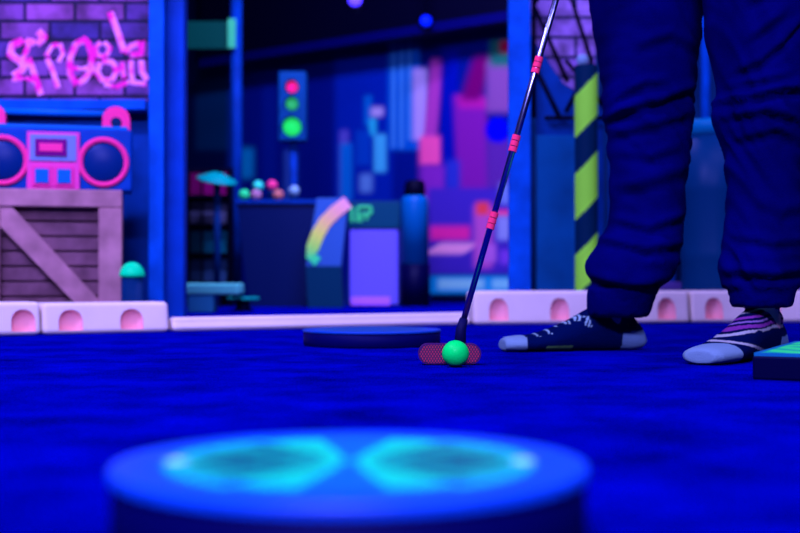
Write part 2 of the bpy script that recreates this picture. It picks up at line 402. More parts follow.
arc_curb('lane_curb', 'lavender plastic curb block at the right, behind the nearer foot', gE + (gF - gE) * .01, gF, .104, .10, [along(gE, gF, p) for p in (712, 770, 822)])

# ================================================================ floor discs
def pattern_mat(sq=False):
    m = bpy.data.materials.new('printed_top'); m.use_nodes = True; N, L = nt(m); b = N['Principled BSDF']
    b.inputs['Roughness'].default_value = .42; b.inputs['Specular IOR Level'].default_value = .25
    a = N.new('ShaderNodeAttribute'); a.attribute_name = 'paint'; L.new(a.outputs['Color'], b.inputs['Base Color']); return m
M_print = pattern_mat()
def plain_paint(co):
    r = math.hypot(co.x, co.y) / .147
    return want(.0, .03, .62) if r > .8 else want(.0, .05, .50) if r > .72 else want(.0, .035, .42)
def disc_paint(co):
    x, y = co.x / .147, co.y / .147; r = math.hypot(x, y); th = math.degrees(math.atan2(abs(y), abs(x)))
    base = want(.0, .045, 1.1); inner = want(.0, .09, .95); teal = want(.0, .27, .42); cy = want(.0, .47, .58); dk = want(.0, .035, .15); md_ = want(.0, .10, .30); pale = want(.35, .85, 1.0)
    if math.hypot(abs(x) - .735, y) < .05: return pale                 # pale dots at the tips
    if r > .775: return base
    if r < .12 and th < 60: return cy
    if th > 76: return inner
    if r > .70: return want(.0, .34, .80) if th < 55 else inner         # arc running from the dots
    if abs(y) < .14 * math.sin(max(0, min(1, (abs(x) - .16) / .52)) * PI) and not (abs(x) < .42 and abs(y) < .03): return dk
    if 25 < th < 31 and r > .25: return cy
    if 52 < th: return cy if r > .12 else inner
    if 43 < th: return dk if r > .2 else teal
    if 19 < th < 25 and r > .2: return dk
    return teal if th < 25 else md_ if 31 < th < 36 and r > .3 else teal
def make_disc(label, loc, rz, fn=disc_paint):
    t = thing('floor_disc', label, 'disc', loc, rz)
    obj('base', lathe(bmesh.new(), [(0, 0), (.143, 0), (.1455, .003), (.1455, .0262), (.140, .0265), (0, .0265)], n=96), mat('dark_blue_rubber', want(.0, .0, .09), .6), t, True)
    bm = bmesh.new(); lay = bm.verts.layers.float_color.new('paint'); n = 192; NR = 70
    rads = [.147 * i / NR for i in range(1, NR)] + [.1455, .147]
    prof = [(r, .030) for r in rads[:-2]] + [(.1458, .0299), (.147, .0288), (.147, .0262), (.143, .0255)]
    c = bm.verts.new((0, 0, .030)); c[lay] = (*fn(c.co), 1); prev = None
    for r, z in prof:
        cur = []
        for k in range(n):
            v = bm.verts.new((r * math.cos(2 * PI * k / n), r * math.sin(2 * PI * k / n), z)); v[lay] = (*fn(v.co), 1); cur.append(v)
        if prev is None:
            for k in range(n): bm.faces.new((c, cur[k], cur[(k + 1) % n]))
        else:
            for k in range(n): bm.faces.new((prev[k], cur[k], cur[(k + 1) % n], prev[(k + 1) % n]))
        prev = cur
    bm.faces.new(prev)
    obj('top_plate', bm, M_print, t, label='blue top with a teal petal print' if fn is disc_paint else None)
    return t
nc = P(347, 460, .72)
d1 = make_disc('blue round floor disc with a glowing teal petal print, blurred in the foreground', (X(350, .633), .633, 0), 0)
d1.scale = (.845, .845, 1.433)
fc = P(372, 330, 2.57)
make_disc('round dark floor disc lying on the carpet left of the putter head', (fc.x, 2.555, 0), .3, plain_paint).scale = (1, 1, 1.12)
# square platform at right edge
t = thing('floor_platform', 'square dark platform with green printed top at the right edge beside the foot', 'platform', (X(752, 1.665), 1.665, 0), math.radians(-27))
S = .36
obj('base', B((S / 2, S / 2, .0165), (S, S, .033), .003), M_dark, t)
bm = bmesh.new(); lay = bm.verts.layers.float_color.new('paint'); n = 60; g = []
for j in range(n + 1):
    g.append([])
    for i in range(n + 1):
        x, y = .002 + (S - .004) * i / n, .002 + (S - .004) * j / n
        v = bm.verts.new((x, y, .0372)); e = min(x, y, S - x, S - y)
        dd = abs((x - S / 2)) + abs(y - S / 2)
        c = want(.0, .08, .5) if e < .008 else want(.02, .60, .28) if math.sin(dd * 75) > -.35 else want(.0, .30, .36)
        v[lay] = (*c, 1); g[-1].append(v)
for j in range(n):
    for i in range(n): bm.faces.new((g[j][i], g[j][i + 1], g[j + 1][i + 1], g[j + 1][i]))
e = bmesh.ops.extrude_face_region(bm, geom=bm.faces[:]); bmesh.ops.translate(bm, vec=(0, 0, -.0045), verts=[q for q in e['geom'] if isinstance(q, bmesh.types.BMVert)])
obj('top_panel', bm, M_print, t, label='green printed panel')

# ================================================================ golf ball and putter
N, L = nt(M_ball)
tc = N.new('ShaderNodeTexCoord'); vo = N.new('ShaderNodeTexVoronoi'); vo.inputs['Scale'].default_value = 260; bp = N.new('ShaderNodeBump')
bp.inputs['Strength'].default_value = .25; bp.inputs['Distance'].default_value = .0006
L.new(tc.outputs['Object'], vo.inputs['Vector']); L.new(vo.outputs['Distance'], bp.inputs['Height']); L.new(bp.outputs[0], N['Principled BSDF'].inputs['Normal'])
bc = P(455.5, 353.5, 1.90)
o = obj('golf_ball', ball(bmesh.new(), (0, 0, 0), .02135, u=48, v=32), M_ball, None, True)
o.location = (bc.x, 1.90, .02135); tag(o, 'bright neon green golf ball on the carpet against the putter head', 'golf ball')

hx, hy = X(449.5, 1.95), 1.953
pt = thing('putter', 'mini golf putter with steel shaft, pink tape bands and red dotted head', 'putter', (hx, hy, 0))
# head: long bar with rounded ends
m = bpy.data.materials.new('red_dotted_face'); m.use_nodes = True; N, L = nt(m); b = N['Principled BSDF']; b.inputs['Roughness'].default_value = .5
tc = N.new('ShaderNodeTexCoord'); sp = N.new('ShaderNodeSeparateXYZ'); L.new(tc.outputs['Object'], sp.inputs[0])
def mth(op, a, b_=None):
    q = N.new('ShaderNodeMath'); q.operation = op
    for i, v in enumerate((a, b_)):
        if v is None: continue
        if isinstance(v, (int, float)): q.inputs[i].default_value = v
        else: L.new(v, q.inputs[i])
    return q.outputs[0]
pitch = .0046
sx_ = mth('COSINE', mth('MULTIPLY', sp.outputs['X'], 2 * PI / pitch)); sz_ = mth('COSINE', mth('MULTIPLY', sp.outputs['Z'], 2 * PI / (pitch * 1.6)))
pr = mth('MULTIPLY', sx_, sz_); f = mth('GREATER_THAN', pr, .3)
mx = N.new('ShaderNodeMix'); mx.data_type = 'RGBA'; mx.inputs[6].default_value = (.03, .001, .02, 1); mx.inputs[7].default_value = (.62, .005, .03, 1)
L.new(f, mx.inputs[0]); L.new(mx.outputs[2], b.inputs['Base Color'])
bm = bmesh.new(); n = 20; W = .051; H = .0165
out = [(-W + H * .95 + H * .95 * math.cos(PI / 2 + PI * k / n), .0185 + H * math.sin(PI / 2 + PI * k / n)) for k in range(n + 1)] + \
      [(W - H * .95 + H * .95 * math.cos(-PI / 2 + PI * k / n), .0185 + H * math.sin(-PI / 2 + PI * k / n)) for k in range(n + 1)]
prism(bm, out, -.011, .013)
bmesh.ops.bevel(bm, geom=[e for e in bm.edges if abs(e.verts[0].co.y - e.verts[1].co.y) < 1e-5], offset=.002, segments=2, affect='EDGES')
hd = obj('head', bm, mat('dark_red_rubber', (.06, .01, .06), .5), pt)
bm = bmesh.new(); prism(bm, [(x * .95, .0185 + (z - .0185) * .88) for x, z in out], -.0118, -.0105)
obj('face', bm, m, hd, label='red dotted striking face')
sh0 = P(463, 322, 1.965); sh1 = P(557, -4, 2.0); sd = (sh1 - sh0).normalized()
loc = lambda v: Vector(v) - Vector((hx, hy, 0))
top = sh0 + sd * .80
hb = P(460, 344, 1.957)
obj('hosel', tube(bmesh.new(), [loc(hb), loc(sh0 + sd * -.012), loc(sh0 + sd * .006)], [.0095, .0085, .0068], 20), M_rubber, pt, True)
obj('shaft', tube(bmesh.new(), [loc(sh0), loc(top)], [.0050, .0056], 20), M_steel, pt, True)
for py in (66, 145, 222):
    k = (py + 4 - 322) / (-4 - 322); c_ = sh0.lerp(sh1, k); hl = .0145
    c_ = sh0 + sd * ((sh1 - sh0).length * (322 - py) / 326)
    bm = bmesh.new()
    for s in range(3): tube(bm, [loc(c_ + sd * (hl * (-1 + s * .68))), loc(c_ + sd * (hl * (-1 + s * .68 + .58)))], .0070, 20)
    obj('tape_band', bm, mat('pink_tape', want(.95, .02, .22), .5), pt, label='bright pink tape')
obj('grip', tube(bmesh.new(), [loc(top - sd * .22), loc(top - sd * .2), loc(top)], [.008, .0125, .0145], 20), M_rubber, pt, True)
HAND = top - sd * .06

# ================================================================ person
F = Vector((-.80, -.60, 0)); R_ = Vector((F.y, -F.x, 0)) * 1      # facing; R_ = person's right (+Y side)
feet = thing('person', 'person in dark trousers and patterned socks standing over the ball with a putter', 'person', (.57, 2.25, 0))
org = Vector((.57, 2.25, 0)); lp = lambda v: Vector(v) - org
def prow(y, xl, xr, D, dr=1.0, yc=0):
    a = P(xl, y, D); b_ = P(xr, y, D); r = (b_.x - a.x) / 2
    return Vector(((a.x + b_.x) / 2, D + yc, a.z)), r, r * dr
farleg = [(-40, 586, 712), (0, 591, 704), (40, 597, 699), (75, 601, 695), (105, 603, 691), (125, 609, 688), (160, 612, 686), (200, 611, 684), (225, 607, 683), (245, 599, 681), (262, 590, 678), (274, 587, 671), (284, 590, 661), (296, 587, 655), (308, 587, 651), (317, 589, 648)]
nearleg = [(-40, 704, 836), (0, 706, 826), (40, 709, 818), (75, 717, 813), (100, 720, 812), (112, 716, 814), (124, 719, 812), (140, 725, 806), (170, 727, 802), (200, 728, 800), (230, 727, 800), (255, 724, 800), (272, 725, 799), (285, 728, 796), (297, 730, 793), (307, 732, 791)]
DF, DN = 2.33, 2.13
def leg_rings(tab, D, shrink=0, n=40, up=None, tw=0):
    out = []
    for y, xl, xr in tab[::-1]:
        c, a, b_ = prow(y, xl, xr, D, 1.03 if y < 250 else 1.05)
        a -= shrink; b_ -= shrink
        out.append([lp(c) + Vector((a * math.cos(2 * PI * k / n), b_ * math.sin(2 * PI * k / n), 0)) for k in range(n)])
    hip, hr = up
    last = sum(out[-1], Vector()) / n
    for t in (.35, .7, 1.0):
        c = last.lerp(lp(hip), t); r = a * (1 - t) + hr * t
        out.append([c + Vector((r * math.cos(2 * PI * k / n), r * math.sin(2 * PI * k / n), 0)) for k in range(n)])
    return out
pel = Vector((.585, 2.24, .93))
side = Vector((.45, -.89, 0)).normalized()       # from far hip to near hip
hipF = pel - side * .085 + Vector((0, 0, -.05)); hipN = pel + side * .085 + Vector((0, 0, -.05))
bm = bmesh.new()
rings(bm, leg_rings(farleg, DF, up=(hipF, .098))); rings(bm, leg_rings(nearleg, DN, up=(hipN, .098)))
def oval(c, a, b_, n=40):
    return [lp(c) + side * (a * math.cos(2 * PI * k / n)) + F * (b_ * math.sin(2 * PI * k / n)) for k in range(n)]
rings(bm, [oval(pel + Vector((0, 0, -.13)), .12, .09), oval(pel + Vector((0, 0, -.07)), .185, .13), oval(pel, .185, .125), oval(pel + Vector((-.02, -.01, .1)), .16, .11)])
me = remesh(bm, .0065, 6)
hemF = Zz(317, DF); hemN = Zz(307, DN)
for v in me.vertices: pass
nrm_ = [v.normal.copy() for v in me.vertices]
CREASES = [('n', DN, [(718, 110), (742, 108), (768, 101), (790, 99), (812, 106)], .013, 4.0), ('n', DN, [(724, 84), (745, 76), (765, 60), (790, 30)], .008, 4.5),
  ('n', DN, [(722, 94), (750, 92), (780, 86)], .006, 3.5), ('n', DN, [(722, 124), (750, 122), (780, 128), (806, 140)], .008, 4.0), ('n', DN, [(730, 148), (765, 140), (803, 158)], .006, 4.5),
  ('n', DN, [(728, 243), (760, 250), (800, 246)], .006, 4.0), ('n', DN, [(722, 276), (760, 280), (800, 275)], .009, 4.0), ('n', DN, [(745, 210), (770, 222), (800, 215)], .005, 6),
  ('n', DN, [(730, 20), (760, 8), (800, -10)], .006, 6), ('n', DN, [(735, 55), (770, 30)], .006, 5),
  ('f', DF, [(603, 128), (625, 118), (650, 113), (672, 104), (690, 96)], .011, 4.5), ('f', DF, [(605, 112), (635, 96), (660, 94)], .007, 4), ('f', DF, [(612, 142), (645, 136), (686, 122)], .007, 4.5),
  ('f', DF, [(630, 60), (660, 52), (690, 62)], .006, 5), ('f', DF, [(608, 226), (640, 236), (682, 222)], .008, 4.5), ('f', DF, [(600, 246), (635, 256), (680, 250)], .009, 4.0),
  ('f', DF, [(588, 284), (620, 290), (662, 284)], .013, 4.5), ('f', DF, [(615, 200), (650, 190), (684, 178)], .006, 6), ('f', DF, [(612, 160), (640, 168), (670, 158)], .005, 5)]
for i, v in enumerate(me.vertices):
    p = v.co; near = p.y + org.y < 2.24 and p.x + org.x > .53
    q = Vector((p.x * 7, p.y * 7, p.z * 22 + p.x * 9 + 3 * math.sin(p.x * 12)))
    n1_ = 1 - abs(noise.noise(q)) * 2.4
    n2_ = noise.noise(Vector((p.x * 16, p.y * 16, p.z * 9)) + Vector((5, 5, 5)))
    amp = .0062
    kz = math.exp(-((p.z - .42) / .07) ** 2) + math.exp(-((p.z - .15) / .05) ** 2) * .9
    d = amp * (n1_ * (.55 + .9 * kz)) + .005 * n2_
    for tb, D_, pts, dep, sig in CREASES:
        if (tb == 'n') != near: continue
        py = 280 - (p.z - CAMH) * FPX / D_; pxx = 400 + (p.x + org.x) * FPX / D_
        for (xa, ya), (xb, yb) in zip(pts, pts[1:]):
            if xa - 4 <= pxx <= xb + 4:
                yy = ya + (yb - ya) * (pxx - xa) / (xb - xa)
                e_ = (py - yy) / sig; ends = min(1, (pxx - pts[0][0] + 4) / 14, (pts[-1][0] + 4 - pxx) / 14)
                face = max(0, min(1, .5 - nrm_[i].y * 1.2))
                d += ends * face * (-dep * math.exp(-e_ * e_) + dep * .75 * math.exp(-((e_ + 1.9) / 1.1) ** 2)); break
    if p.z < .125: # ribbed cuff
        d = .0012 * math.sin(math.atan2(p.y, p.x) * 300)
    v.co = p + nrm_[i] * d
# knitted hem rim
m_tr = mat('dark_trouser_cloth', want(.0, .0, .115), .85, .12, var=.3, vscale=9, bump=.35, bscale=420)
tr = obj('trousers', me, m_tr, feet, True)

# feet / socks
def foot_bm(heel, toe, scale, ank, ankr, grow=0):
    heel = Vector(heel); toe = Vector(toe); d = (toe - heel); ln = d.length; u = d.normalized(); v = Vector((u.y, -u.x, 0))
    prof = [  # t, half width, height, lift
        (0.0, .014, .026, .012), (.03, .024, .046, .004), (.10, .031, .070, 0), (.20, .033, .092, 0), (.30, .033, .094, 0), (.42, .035, .080, 0), (.55, .039, .059, 0),
        (.68, .044, .043, 0), (.80, .046, .033, 0), (.90, .042, .031, 0), (.965, .037, .029, .001), (1.0, .027, .025, .002)]
    rs = []
    for t, hw, h, lf in prof:
        c = heel + d * t; r = []
        hw = hw * scale + grow; h = h * scale + grow
        for k in range(24):
            a = 2 * PI * k / 24; cx = math.cos(a); sz = math.sin(a)
            zz = lf + (h - lf) * (.5 + .5 * (abs(sz) ** .8) * (1 if sz > 0 else -1))
            sq = (abs(cx) ** .7) * (1 if cx > 0 else -1)
            w_ = hw * sq * (1 - .25 * max(0, sz))
            r.append(c + v * w_ + Vector((0, 0, max(zz, 0))))
        rs.append(r)
    bm = bmesh.new(); rings(bm, rs)
    a0 = heel + d * .20
    tube(bm, [(a0.x, a0.y, .03), (a0.x, a0.y, .07), ((a0.x + ank[0]) / 2, (a0.y + ank[1]) / 2, .10), ank], [.031 + grow, .034 + grow, .034 + grow, ankr + grow], 24)
    return bm, u, v
M_sock = vcmat('patterned_knit', .9, .08, bump=.5, bscale=500)
def to_local(bm):
    bmesh.ops.translate(bm, vec=-org, verts=bm.verts[:]); return bm
# far foot pointing left
hF = Vector((X(646, 2.36), 2.375, 0)); tF = Vector((X(501.5, 2.33), 2.315, 0))
hN = Vector((X(785, 2.2) - .005, 2.225, 0)); tN = Vector((X(702, 1.93), 1.945, 0))
aF = Vector((X(618, DF), DF + .01, .125)); aN = Vector((X(761, DN), DN, .13))
pale = want(.08, .13, .60); dk = want(.0, .002, .07); white = want(.22, .20, .62); pur = want(.11, .015, .36)
def sockcol(kind, heel, toe):
    d = toe - heel; ln = d.length; u = d.normalized(); v = Vector((u.y, -u.x, 0))
    def fn(co):
        p = co + org; q = p - heel; a = q.dot(u) / ln; s = q.dot(v); z = p.z
        wob = noise.noise(Vector((a * 5, s * 14, z * 8))) * .012
        if a > (.805 if kind == 'near' else .875) + .01 * math.sin(s * 60): return want(.10, .15, .60)
        if a < .20 and z < .036 + .03 * (0.2 - a): return pale
        if kind == 'near':
            zz = z + .10 * (a - .5) + wob * .35 - .012
            if .30 < a < .82:
                if .0300 < z - .06 * (a - .7) - .05 * s < .0345: return white
            band = z + .35 * s * .5 + wob * .6
            for lo, hi, c in ((.044, .0485, white), (.052, .058, (pur)), (.062, .0655, want(.12, .06, .5)), (.071, .076, pur), (.083, .0865, white), (.0935, .0965, want(.2, .2, .8))):
                if lo < band < hi and .16 < a < .72 and noise.noise(Vector((a * 7, z * 60, 3))) > -.32: return c
        else:
            for a0, z0, r in ((.50, .070, .010), (.57, .062, .008), (.44, .058, .009), (.70, .040, .005), (.78, .034, .004), (.64, .052, .004)):
                if abs(a - a0) < r * 2.4 and abs(z - z0) < r * 1.1 and math.sin(a * 260 + z * 500) > -.1: return want(.15, .22, .75)
            if z < .012 and .55 < a < .74: return want(.08, .16, .12)
        return dk
    return fn
for kind, hl, te, an in (('far', hF, tF, aF), ('near', hN, tN, aN)):
    bm, u, v = foot_bm(hl, te, 1.0, an, .036, 0)
    me = remesh(to_local(bm), .0028, 8)
    paint(me, sockcol(kind, hl, te))
    obj('sock', me, M_sock, feet, True, label='dark sock with pale toe and heel, pointing left' if kind == 'far' else 'dark sock with pale toe and white and purple stripes')

# body: one continuous surface
sh = pel + F * .26 + Vector((0, 0, .44))
neck = sh + F * .06 + Vector((0, 0, .07)); headc = neck + F * .07 + Vector((0, 0, .10))
bm = bmesh.new()
for hl, te, an, tab, D, hip in ((hF, tF, aF, farleg, DF, hipF), (hN, tN, aN, nearleg, DN, hipN)):
    fb, u, v = foot_bm(hl + (te - hl) * .04, te - (te - hl) * .03, .86, an, .030, 0)
    for q in fb.verts: q.co.z = max(q.co.z, .004)
    m2 = bpy.data.meshes.new('t'); fb.to_mesh(m2); fb.free(); bm.from_mesh(m2)
    k = P((tab[8][1] + tab[8][2]) / 2, 160, D); k2 = P((tab[4][1] + tab[4][2]) / 2, 90, D)
    tube(bm, [an - Vector((0, 0, .03)), Vector((k.x, k.y, .26)), k2, hip], [.030, .048, .055, .078], 24)
tube(bm, [pel - Vector((0, 0, .08)), pel, pel + F * .08 + Vector((0, 0, .18)), sh - Vector((0, 0, .10)), sh], [(.10, .14), (.10, .14), (.085, .125), (.10, .15), (.07, .13)], 28, ref=F)
tube(bm, [sh - F * .02, neck, headc - Vector((0, 0, .03))], [.06, .05, .05], 20)
ball(bm, headc, .092, .86, .9, 1.18)
ball(bm, headc + F * .078 + Vector((0, 0, -.02)), .014, 1, 1, 1.6)           # nose
ball(bm, headc + F * .040 + Vector((0, 0, -.078)), .036)
ball(bm, headc + F * .066 + Vector((0, 0, -.055)), .014, 1.3, 1.3, .6)      # lips                      # chin
for s in (-1, 1):
    ball(bm, headc + side * (s * .082), .02, .6, .6, 1.5)
    shp = sh + side * (s * .17) - Vector((0, 0, .04))
    hnd = HAND + sd * (-.045 * s) - F * .035 
    el = shp.lerp(hnd, .5) + side * (s * .07) - F * .06
    tube(bm, [sh + side * (s * .05), shp, el, hnd], [.055, .052, .038, .027], 20)
    pc = hnd.lerp(HAND + sd * (-.045 * s), .5)
    tube(bm, [hnd, pc, pc + F * .01], [(.03, .022), (.042, .022), (.034, .016)], 16, ref=sd)
    for fi in range(4):   # fingers wrap round the grip
        c0 = HAND + sd * (-.045 * s + (.030 - .020 * fi)); rr = .024; pts = []
        e1 = (-F).normalized(); e2 = sd.cross(e1).normalized() * s
        for k in range(6):
            a = k * .75; pts.append(c0 + e1 * (rr * math.cos(a)) + e2 * (rr * math.sin(a)))
        tube(bm, pts, [.0095, .0095, .009, .009, .0085, .0075][:6], 10)
    c0 = HAND + sd * (-.045 * s + .04)
    tube(bm, [c0 - F * .028, c0 - F * .01 - sd.cross(F).normalized() * (.024 * s), c0 + F * .018 + sd * .018], [.011, .010, .009], 10)
bmesh.ops.translate(bm, vec=-org, verts=bm.verts[:])
me = remesh(bm, .006, 3)
obj('body', me, mat('skin', (.55, .30, .22), .6, .3), feet, True)
# jumper
bm = bmesh.new()
tube(bm, [pel + Vector((0, 0, .02)), pel + F * .03 + Vector((0, 0, .1)), pel + F * .10 + Vector((0, 0, .22)), sh - Vector((0, 0, .10)), sh + Vector((0, 0, .005)), sh + F * .03 + Vector((0, 0, .04))], [(.135, .19), (.135, .185), (.125, .165), (.135, .19), (.095, .17), (.065, .075)], 32, ref=F)
for s in (-1, 1):
    shp = sh + side * (s * .17) - Vector((0, 0, .04)); hnd = HAND + sd * (-.045 * s) - F * .035
    el = shp.lerp(hnd, .5) + side * (s * .07) - F * .06
    tube(bm, [sh + side * (s * .05), shp, el, hnd.lerp(el, .12)], [.075, .070, .054, .040], 24)
bmesh.ops.translate(bm, vec=-org, verts=bm.verts[:])
me = remesh(bm, .008, 5)
for v in me.vertices: v.co += v.normal * (.004 * noise.noise(v.co * 14))
obj('jumper', me, mat('dark_jumper_cloth', want(.0, .004, .12), .9, .1, bump=.3, bscale=300), feet, True)
bm = bmesh.new(); ball(bm, headc - F * .018 + Vector((0, 0, .022)), .098, .92, .95, 1.12); tube(bm, [headc - F * .05, neck - F * .035 + Vector((0, 0, .03))], [.07, .045], 16)
bmesh.ops.translate(bm, vec=-org, verts=bm.verts[:])
me = remesh(bm, .006, 3)
for v in me.vertices: v.co += v.normal * (.004 * noise.noise(Vector((v.co.x * 60, v.co.y * 60, v.co.z * 12))))
obj('hair', me, mat('dark_hair', (.02, .015, .012), .6), feet, True)
for s in (-1, 1): obj('eye', ball(bmesh.new(), headc + F * .073 + side * (s * .03) + Vector((0, 0, .005)) - org, .008), mat('dark_eye', (.03, .02, .02), .3), feet, True)

# ================================================================ crate + boombox
DC = 3.55
cx0, cx1 = X(-18, DC), X(122, DC); zt = Zz(190, DC); cw = cx1 - cx0; dp = .24; YAW = math.radians(12)
ct = thing('wooden_crate', 'wooden crate with diagonal brace standing behind the left curb, under the boombox', 'crate', (cx1 - cw / 2 * math.cos(YAW), DC - cw / 2 * math.sin(YAW), 0), YAW)
bt = .052; px_ = .068
obj('frame_beam', B((0, .018, zt - bt / 2), (cw, .036, bt), .004), M_wood, ct)
obj('frame_beam', B((0, .018, bt / 2), (cw, .036, bt), .004), M_wood, ct)
for s in (-1, 1): obj('corner_post', B((s * (cw / 2 - px_ / 2), .016, zt / 2), (px_, .032, zt - 2 * bt - .002), .004), M_wood, ct)
a = math.atan2(zt - 2 * bt + .03, cw - 2 * px_ + .03); ln = math.hypot(zt - 2 * bt, cw - 2 * px_) 
iw = cw / 2 - px_; z0_, z1_ = bt, zt - bt
bm = bmesh.new(); k = .058
prism(bm, [(-iw, z1_), (-iw, z1_ - k), (iw - k * .85, z0_), (iw, z0_), (iw, z0_ + k * .5), (-iw + k * .55, z1_)], .008, .034)
obj('brace', bm, M_wood, ct)
n = 9
for i in range(n):
    hh = (zt - .004) / n
    obj('plank', B((0, .044, hh * (i + .5)), (cw - .01, .014, hh - .005), .003), M_woodd, ct)
for s in (-1, 1): obj('side_panel', B((s * (cw / 2 - .012), .05 + dp / 2, zt / 2), (.02, dp, zt - .01), .003), M_woodd, ct)
obj('back_panel', B((0, dp + .045, zt / 2), (cw - .05, .016, zt - .01)), M_woodd, ct)
obj('lid', B((0, .05 + dp / 2, zt - .008), (cw - .006, dp, .016), .003), M_wood, ct)

DB = 3.62
bt_ = thing('boombox', 'retro blue boombox with pink ringed speakers, standing on the crate', 'boombox', (X(132, DB) - .5 * 152 * DB / FPX * math.cos(YAW), DB - .5 * 152 * DB / FPX * math.sin(YAW), zt), YAW)
s_ = DB / FPX
bw = 152 * s_; bh = 62 * s_
M_bb = mat('boombox_blue', want(.0, .022, .48), .4, .4, var=.15)
M_bbl = mat('boombox_light_blue', want(.0, .07, .85), .4, .4)
obj('body', B((0, .06, bh / 2), (bw, .12, bh), .008, seg=3), M_bb, bt_)
obj('top_trim', B((0, .05, bh + .004), (bw * .94, .09, .012), .003), M_bbl, bt_)
for s in (-1, 1):
    cxs = s * 48 * s_; cz = 29 * s_
    sp_ = obj('speaker', lathe(bmesh.new(), [(24.5 * s_, -.012), (25 * s_, .006), (23.5 * s_, .010), (20 * s_, .008), (19.5 * s_, -.012)], (cxs, 0, cz), 48, 'y'), M_pink, bt_, True, label='speaker with pink ring')
    obj('cone', lathe(bmesh.new(), [(0, -.002), (21 * s_, -.002), (20 * s_, .001), (15 * s_, .007), (8 * s_, .011), (0, .012)], (cxs, 0, cz), 48, 'y'), mat('speaker_cone', want(.0, .01, .22), .35, .5), sp_, True)
dk_ = obj('cassette_deck', B((0, -.004, 29 * s_), (50 * s_, .012, 57 * s_), .002), mat('deck_violet', want(.50, .03, .60), .5), bt_)
obj('door', B((0, -.012, 42 * s_), (44 * s_, .006, 26 * s_), .001), mat('deck_blue', want(.10, .12, .80), .4), dk_)
obj('window', B((-2 * s_, -.017, 42 * s_), (30 * s_, .006, 17 * s_), .001), mat('tape_window', want(.10, .0, .25), .3), dk_)
obj('tape_label', B((-2 * s_, -.021, 42 * s_), (22 * s_, .004, 8 * s_), .001), M_pink, dk_)
for s in (-1, 1):
    q = obj('button_panel', B((s * 10.5 * s_, -.012, 14 * s_), (19 * s_, .006, 20 * s_), .001), M_pinkd, dk_)
    obj('button', B((s * 10.5 * s_, -.017, 14 * s_), (13 * s_, .006, 14 * s_), .002), M_bbl, q)
hd_ = obj('handle', tube(bmesh.new(), [(-62 * s_, .05, bh + .052), (62 * s_, .05, bh + .052)], .010, 16), M_bbl, bt_, True)
for s in (-1, 1):
    prof = [(math.cos(PI * k / 14) * 13.5 * s_, math.sin(PI * k / 14) * 13 * s_ + 12 * s_) for k in range(15)]
    pts2 = [(s * 60 * s_ + x, bh - .002 + z) for x, z in [(13.5 * s_, 0)] + prof + [(-13.5 * s_, 0)]]
    hb_ = obj('handle_bracket', prism(bmesh.new(), pts2, .025, .075), M_pink, bt_, label='pink rounded bracket')
    obj('bolt', lathe(bmesh.new(), [(0, 0), (5.5 * s_, 0), (5 * s_, .006), (0, .006)], (s * 60 * s_, .025, bh + 8 * s_), 24, 'y'), M_navy, hb_)

# dome-capped bollard between crate and post
Dq = 3.5
t = thing('bollard_light', 'small dark bollard with a teal dome, between crate and blue post', 'lamp', (X(132, Dq), Dq, 0))
zq = Zz(277, Dq)
obj('column', lathe(bmesh.new(), [(0, 0), (.042, 0), (.042, .01), (.031, .015), (.031, zq), (0, zq)], n=32), M_navy, t, True)
obj('dome', lathe(bmesh.new(), [(0, zq)] + [(.037 * math.cos(a * PI / 16), zq + .002 + .042 * math.sin(a * PI / 16)) for a in range(9)], n=32), mat('teal_dome', want(.0, .38, .36), .4, emit=(.0, .45, .4), es=.35), t, True, label='glowing teal dome')

# ================================================================ objects deep in the room
# green sign on a blue post
Dg = 6.75
t = thing('street_sign', 'dark green street sign on a blue post, left of the traffic light', 'sign', (X(236, Dg), Dg, 0))
obj('post', tube(bmesh.new(), [(0, 0, 0), (0, 0, Zz(-40, Dg))], .032, 20), M_blue2, t, True)
obj('sign_board', B((X(210, Dg) - X(236, Dg), -.045, Zz(37, Dg)), (X(234, Dg) - X(186, Dg), .02, .155), .004), mat('dark_green_enamel', want(.0, .03, .05), .4), t)
obj('end_plate', B((X(233, Dg) - X(236, Dg), -.065, Zz(36, Dg)), (.045, .02, .165), .004), mat('mint_enamel', want(.03, .30, .30), .4), t)
# shaded lamp (teal tilted plate)
Dl = 6.0
t = thing('shaded_lamp', 'dark lamp post with a tilted teal shade, beside the street sign post', 'lamp', (X(217, Dl), Dl, 0))
zs = Zz(177, Dl)
obj('pole', tube(bmesh.new(), [(0, 0, 0), (0, 0, zs - .01)], .018, 16), M_navy, t, True)
bm = lathe(bmesh.new(), [(.0, .022), (.03, .02), (.10, -.012), (.102, -.018), (.095, -.018), (0, .0)], n=40)
bmesh.ops.transform(bm, matrix=Matrix.Translation((0, 0, zs)) @ Matrix.Rotation(math.radians(10), 4, 'Y') @ Matrix.Rotation(math.radians(14), 4, 'X'), verts=bm.verts[:])
obj('lamp_shade', bm, M_teal, t, True, label='teal dish-shaped shade')
# magazine rack, dim
Dr = 6.1
t = thing('leaflet_rack', 'dark leaflet rack with dim printed sheets, behind the shaded lamp', 'rack', (X(205, Dr), Dr + .12, 0))
obj('back_board', B((0, .03, .36), (.22, .02, .72), .003), M_black, t)
for s in (-1, 1): obj('side', B((s * .115, 0, .36), (.012, .10, .72), .003), M_black, t)
for i, (z, c) in enumerate(((.12, (.01, .03, .2)), (.27, (.0, .06, .22)), (.42, (.03, .03, .16)), (.57, (.10, .0, .12)))):
    sf = obj('shelf', B((0, -.01, z), (.215, .08, .012)), M_black, t)
    for j in (-1, 0, 1):
        cc = want(*[q * (1 + .4 * j) for q in c])
        obj('leaflet', B((j * .068, -.005, z + .066), (.055, .006, .115), 0, Matrix.Rotation(-.15, 3, 'X')), mat('leaflet_print', cc, .5), sf)
